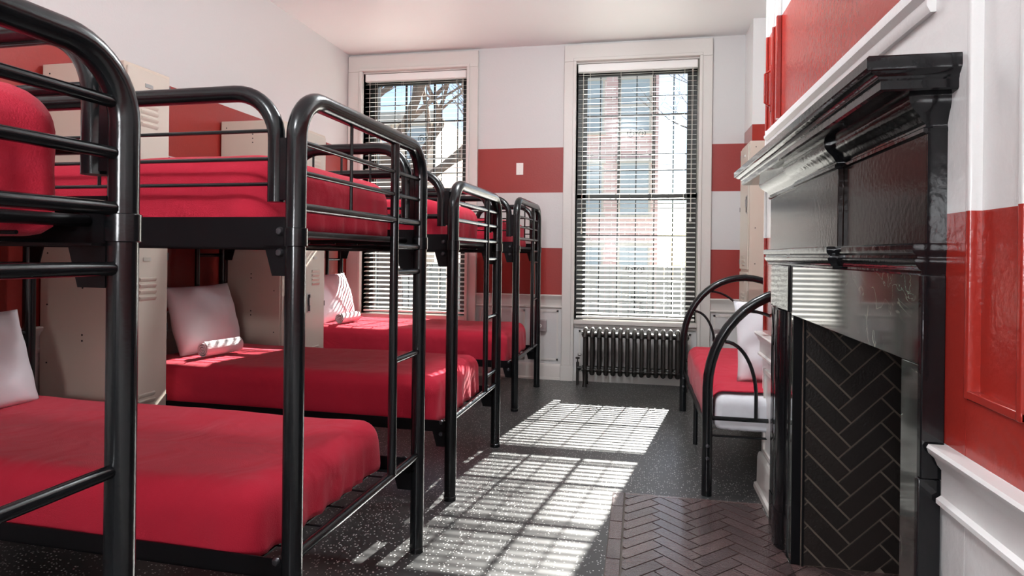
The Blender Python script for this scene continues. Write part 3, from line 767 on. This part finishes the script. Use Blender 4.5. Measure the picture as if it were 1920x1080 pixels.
# ------------------------------------------------------------------ hearth
t = thing('brick_hearth', 'dark glazed herringbone brick hearth set in the floor before the fireplace', 'hearth', (0, 0, 0))
HX0, HX1, HY0, HY1 = -.118, XB - .003, 1.02, 3.372
b = MB(); b.box(HX0 - .003, HY0, .0005, .615, HY1 + .003, .003); b.box(.61, FY0 + .01, .0005, 1.13, FY1 - .01, .003); b.build('mortar_bed', 'grout', t)
b = MB()
for q in herring(HX0 + .064, HY0 + .01, .612, HY1 - .026, .015, .03) + herring(.614, FY0 + .012, 1.12, FY1 - .012, .015, .03):
    b.prism(q, .003, .0075, 'z'); 
b.build('herringbone_bricks', 'hearth', t, bevel=.0012)
b = MB(); y = HY1
while y > HY0 + .2:
    b.box(HX0, y - .182, .003, HX0 + .056, y - .004, .0075); y -= .186
b.box(HX0 + .062, HY1 - .022, .003, .62, HY1, .0075)
b.build('border_tiles', 'hearth', t, bevel=.0015)

# ------------------------------------------------------------------ fireplace
fp = thing('fireplace', 'glossy black wooden fireplace with veined marble surround on the right wall', 'fireplace', (0, 0, 0))
Y0, Y1, C0, C1 = 1.55, 3.24, 2.13, 2.67
def ringpts(p, z, b_, kn=.45, kf=1.35, kb=.35):
    o = max(0, p - .04); on, of, ob = o * kn, o * kf, o * kb; X = XB - p
    return [(XB + .0, Y0 - on, z), (X, Y0 - on, z), (X, C0 - ob, z), (X - b_, C0 - ob, z), (X - b_, C1 + ob, z), (X, C1 + ob, z), (X, Y1 + of, z), (XB + .0, Y1 + of, z)]
b = MB()
prof = [(.072, 1.606), (.145, 1.610), (.152, 1.614), (.152, 1.632), (.157, 1.636), (.157, 1.641), (.162, 1.643), (.172, 1.648), (.176, 1.652), (.182, 1.654), (.184, 1.658), (.184, 1.680), (.180, 1.684)]
b.rings([ringpts(p, z, 0) for p, z in prof]); b.build('mantelshelf', 'gloss_black', fp, smooth=25)
b = MB()
prof = [(.042, 1.525), (.049, 1.529), (.049, 1.537), (.044, 1.541), (.044, 1.546), (.050, 1.552), (.056, 1.562), (.064, 1.570), (.074, 1.578), (.082, 1.590), (.084, 1.600), (.084, 1.607)]
b.rings([ringpts(p, z, .018) for p, z in prof]); b.build('crown_moulding', 'gloss_black', fp, smooth=25)
b = MB(); b.rings([ringpts(.040, z, .016) for z in (1.28, 1.528)]); b.build('frieze_board', 'gloss_brown', fp, bevel=.002)
b = MB(); b.box(XB - .0395, Y0 - .003, 1.28, XB, Y0 + .0, 1.528); b.build('frieze_end', 'gloss_black', fp)
b = MB()
prof = [(.044, 1.212), (.048, 1.216), (.048, 1.222), (.054, 1.226), (.062, 1.238), (.064, 1.246), (.058, 1.250), (.058, 1.256), (.066, 1.262), (.068, 1.268), (.068, 1.280), (.064, 1.284)]
b.rings([ringpts(p, z, .022, .15, .5, .35) for p, z in prof]); b.build('architrave_moulding', 'gloss_black', fp, smooth=25)
b = MB(); b.box(XB - .043, 1.566, FZ, XB, 2.80, 1.214); b.build('marble_lintel', 'marble', fp, bevel=.0015)
b = MB(); b.box(XB - .043, 1.566, 0, XB, FY0, FZ - .001); b.build('marble_jamb', 'marble', fp, bevel=.0015)
b = MB(); b.box(XB - .043, FY1, 0, XB, 2.802, FZ - .001); b.build('marble_jamb', 'marble', fp, bevel=.0015)
# near end leg, seen on its side face
b = MB(); b.box(XB - .048, 1.545, .765, XB, 1.566, 1.214); b.box(XB - .052, 1.546, 0, XB - .006, 1.565, .765); b.build('leg', 'gloss_black', fp, bevel=.003)
# far pilaster with a rounded shaft
b = MB(); pp = [(XB, 2.802), (XB - .046, 2.802), (XB - .048, 2.84)]
for k in range(11): a = PI * k / 10; pp.append((XB - .050 - math.sin(a) * .024, 2.93 - math.cos(a) * .07))
pp += [(XB - .050, 3.03), (XB - .044, 3.05), (XB - .050, 3.07), (XB - .050, 3.14), (XB, 3.14)]
b.prism(pp, .165, 1.02, 'z'); lg = b.build('leg', 'gloss_black', fp, smooth=50)
b = MB(); b.prism([(XB + (x - XB) * 1.06, y) for x, y in pp], 0, .163, 'z'); b.build('plinth_block', 'gloss_black', lg, smooth=50)
b = MB(); b.box(XB - .052, 2.803, 1.022, XB, 3.15, 1.214); b.build('capital_block', 'gloss_black', lg, bevel=.003)
# brick lined firebox
fb = MB(); fb.box(.652, FY1 - .012, 0, 1.16, FY1, FZ); fb.box(.652, FY0, 0, 1.16, FY0 + .012, FZ); fb.box(1.14, FY0, 0, 1.16, FY1, FZ); fb.box(.66, FY0, FZ - .008, 1.16, FY1, FZ + .0)
fbo = fb.build('firebox', 'soot', fp)
b = MB()
for q in herring(.657, .012, 1.138, FZ - .01, .888, .02, .22, .068, .0075): b.prism(q, FY1 - .012, FY1 - .018, 'y')
for q in herring(.657, .012, 1.138, FZ - .01, .888, .02, .22, .068, .0075): b.prism(q, FY0 + .012, FY0 + .018, 'y')
for q in herring(FY0 + .02, .012, FY1 - .02, FZ - .01, 2.2, .02, .22, .067, .008): b.prism(q, 1.14, 1.134, 'x')
b.build('firebrick_lining', 'firebrick', fbo, bevel=.001)
b = MB(); b.box(.618, FY1 - .004, 0, .655, FY1 + .0, FZ); b.box(.655, FY1 - .022, 0, .662, FY1 - .004, FZ); b.build('iron_edge', 'black_flat', fbo)

# ------------------------------------------------------------------ glowing globes added as interior fill, all out of view
def fill_globe(x, y, label, e):
    t = thing('ceiling_fill_lamp', label, 'fill lamp', (x, y, ZC))
    b = MB(); b.lathe((0, 0, 0), [(.07, -.03), (.075, -.015), (.075, 0)], 24); b.tube([(0, 0, -.02), (0, 0, -.10)], .012, 10); b.build('mount', 'trim_white', t)
    dm = bpy.data.materials.new('glowing fill globe'); dm.use_nodes = True; p = dm.node_tree.nodes['Principled BSDF']
    p.inputs['Emission Color'].default_value = (.93, .97, 1, 1); p.inputs['Emission Strength'].default_value = e / (4 * PI * PI * .16 ** 2) ; p.inputs['Base Color'].default_value = (.8, .8, .8, 1)
    b = MB(); b.lathe((0, 0, -.24), [(.16 * math.sin(PI * k / 16) + .001, -.16 * math.cos(PI * k / 16)) for k in range(17)], 28); b.build('globe', dm, t)
fill_globe(-.25, 3.45, 'added unseen globe lamp on the ceiling in the middle of the room', 125)  # added above the view to brighten ceiling and far wall
fill_globe(-.9, -.6, 'added unseen globe lamp on the ceiling behind the viewer', 140)  # second added globe, general fill from behind the camera
t = thing('floor_fill_lamp', 'floor lamp with a big globe, added unseen behind the viewer', 'fill lamp', (-.55, -1.5, 0))  # unseen, added so light reaches under the upper bunks
b = MB(); b.lathe((0, 0, 0), [(.16, 0), (.16, .015), (.03, .03), (.012, .04), (.012, 1.26)], 24); b.build('stand', 'chrome', t)
dm = bpy.data.materials.new('glowing floor fill globe'); dm.use_nodes = True; p = dm.node_tree.nodes['Principled BSDF']
p.inputs['Emission Color'].default_value = (.95, .97, 1, 1); p.inputs['Emission Strength'].default_value = 140 / (4 * PI * PI * .24 ** 2)
b = MB(); b.lathe((0, 0, 1.49), [(.24 * math.sin(PI * k / 16) + .001, -.24 * math.cos(PI * k / 16)) for k in range(17)], 28); b.build('globe', dm, t)

# ------------------------------------------------------------------ outside
M['brick_out'] = mat('outside brick', (.36, .23, .20), .9, var=.2, vscale=2)
def brickwall(name, c1, c2, mortar):
    X = mat(name, c1, .9); n = X.node_tree.nodes; l = X.node_tree.links
    tc = n.new('ShaderNodeTexCoord'); mp = n.new('ShaderNodeMapping'); mp.inputs['Rotation'].default_value = (PI / 2, 0, 0)
    bt = n.new('ShaderNodeTexBrick'); l.new(tc.outputs['Object'], mp.inputs[0]); l.new(mp.outputs[0], bt.inputs['Vector'])
    bt.inputs['Color1'].default_value = (*c1, 1); bt.inputs['Color2'].default_value = (*c2, 1); bt.inputs['Mortar'].default_value = (*mortar, 1)
    bt.inputs['Scale'].default_value = 1; bt.inputs['Brick Width'].default_value = .42; bt.inputs['Row Height'].default_value = .15; bt.inputs['Mortar Size'].default_value = .012
    l.new(bt.outputs['Color'], n['Principled BSDF'].inputs['Base Color']); return X
M['brick_a'] = brickwall('mauve brick', (.66, .44, .43), (.74, .54, .54), (.85, .8, .76))
M['brick_b'] = brickwall('tan brick', (.72, .6, .48), (.78, .66, .56), (.85, .8, .72))
M['bark'] = mat('tree bark', (.22, .17, .14), .95, var=.3, vscale=6, bump=.6, bscale=20)
M['ground'] = mat('pale yard ground', (.24, .235, .21), .95, var=.35, vscale=.8)
M['fence'] = mat('weathered fence board', (.58, .56, .50), .9, var=.25, vscale=2)
M['winpane'] = mat('reflective far pane', (.42, .50, .56), .45)
M['stone'] = mat('pale stone', (.6, .57, .52), .9)
b = MB(); b.box(-30, YF + .6, -1.1, 30, 60, -1.0); struct(b.build('ground', 'ground'), 'pale yard outside the windows', 'ground')
def building(x0, x1, y, h, ma, label, nx, nz):
    t = thing('brick_building', label, 'building', ((x0 + x1) / 2, y, -1)); w2 = (x1 - x0) / 2
    b = MB(); b.box(-w2, 0, 0, w2, 6, h); b.build('wall', ma, t)
    b = MB(); b.box(-w2 - .15, -.25, h - .35, w2 + .15, 0, h + .1); b.build('cornice', 'stone', t)
    for i in range(nx):
        for k in range(nz):
            cx = -w2 + (i + .5) * 2 * w2 / nx; z = .9 + k * 2.6
            b = MB(); b.box(cx - .55, -.06, z - .1, cx + .55, 0, z); b.box(cx - .55, -.06, z + 1.6, cx + .55, 0, z + 1.75); b.box(cx - .5, -.03, z, cx - .43, 0, z + 1.6); b.box(cx + .43, -.03, z, cx + .5, 0, z + 1.6); b.box(cx - .43, -.03, z + .77, cx + .43, 0, z + .83)
            f = b.build('window', 'stone', t); b = MB(); b.box(cx - .43, -.012, z, cx + .43, .0, z + 1.6); b.build('pane', 'winpane', f)
building(-5.2, .55, 20, 9.6, 'brick_a', 'mauve brick building seen through the right window', 4, 3)
building(-15.5, -8.6, 26, 8.2, 'brick_b', 'tan brick building seen through the left window', 4, 3)
def tree(x, y, h, rad, label, seed):
    random.seed(seed); t = thing('bare_tree', label, 'tree', (x, y, -1.0))
    b = MB(); tops = []
    def branch(mb, p, d, l_, r_, depth):
        pts = [p]; q = p.copy(); dd = d.copy(); n = 5
        for i in range(n):
            dd = (dd + Vector((random.uniform(-.16, .16), random.uniform(-.16, .16), random.uniform(-.05, .12)))).normalized(); q = q + dd * l_ / n; pts.append(q.copy())
        mb.tube(pts, r_, 7, rads=[r_ * (1 - .5 * i / n) for i in range(n + 1)])
        if depth == 0: return
        for k in range(3):
            i = random.randint(2, n); a = Vector((random.uniform(-1, 1), random.uniform(-1, 1), random.uniform(.0, .9))).normalized()
            branch(mb, pts[i], (dd * .5 + a * .8).normalized(), l_ * .72, r_ * .5, depth - 1)
    pts = [Vector((0, 0, 0)), Vector((.05, 0, h * .3)), Vector((-.05, .05, h * .65)), Vector((0, 0, h))]
    b.tube(pts, rad, 12, rads=[rad * 1.2, rad, rad * .9, rad * .75]); b.build('trunk', 'bark', t)
    b = MB()
    for k in range(6):
        a = k * 1.05 + random.uniform(-.3, .3); branch(b, Vector((0, 0, h * (.7 + .05 * k))), Vector((math.cos(a), math.sin(a) * .6, .65)).normalized(), h * .5, rad * .5, 4)
    b.build('branches', 'bark', t)
tree(-5.35, 13.0, 4.6, .28, 'thick bare tree outside the left window', 3)
tree(3.4, 14, 4.0, .14, 'thin bare tree beside the mauve building', 9)
random.seed(4)
t = thing('board_fence', 'weathered board fence across the yard outside', 'fence', (-3, 15.5, -1.0))
b = MB()
for k in range(70): b.box(-7 + k * .2, 0, 0, -7 + k * .2 + .185, .03, 2.0 + random.uniform(-.02, .02))
b.build('boards', 'fence', t)
b = MB()
for z in (.4, 1.6): b.box(-7, .03, z, 7, .08, z + .1)
b.build('rails', 'fence', t)
# wrought iron security grilles outside the windows
for (x0, x1), nm in zip(WIN, ('left corner window', 'window above the radiator')):
    X = (x0 + x1) / 2; hw = (x1 - x0) / 2
    t = thing('window_grille', 'black wrought iron security grille outside the ' + nm, 'grille', (X, YF + .36, 0))
    b = MB()
    n = 7
    for k in range(n): x = -hw + .03 + (2 * hw - .06) * k / (n - 1); b.box(x - .005, -.005, .62, x + .005, .005, 3.12)
    b.build('bars', 'iron', t)
    b = MB()
    for z in (.75, 1.45, 2.12, 2.88): b.box(-hw, -.004, z - .005, hw, .004, z + .005)
    b.build('rails', 'iron', t)
    b = MB()
    for z in (1.1, 2.5):
        for sx in (-1, 1):
            pts = []
            for i in range(30): a = i / 29 * 3.4 * PI; rr = .05 * (1 - i / 36); pts.append((sx * (.052 + math.cos(a) * rr * -1), 0, z + math.sin(a) * rr))
            b.tube(pts, .004, 6)
    b.build('scrolls', 'iron', t)
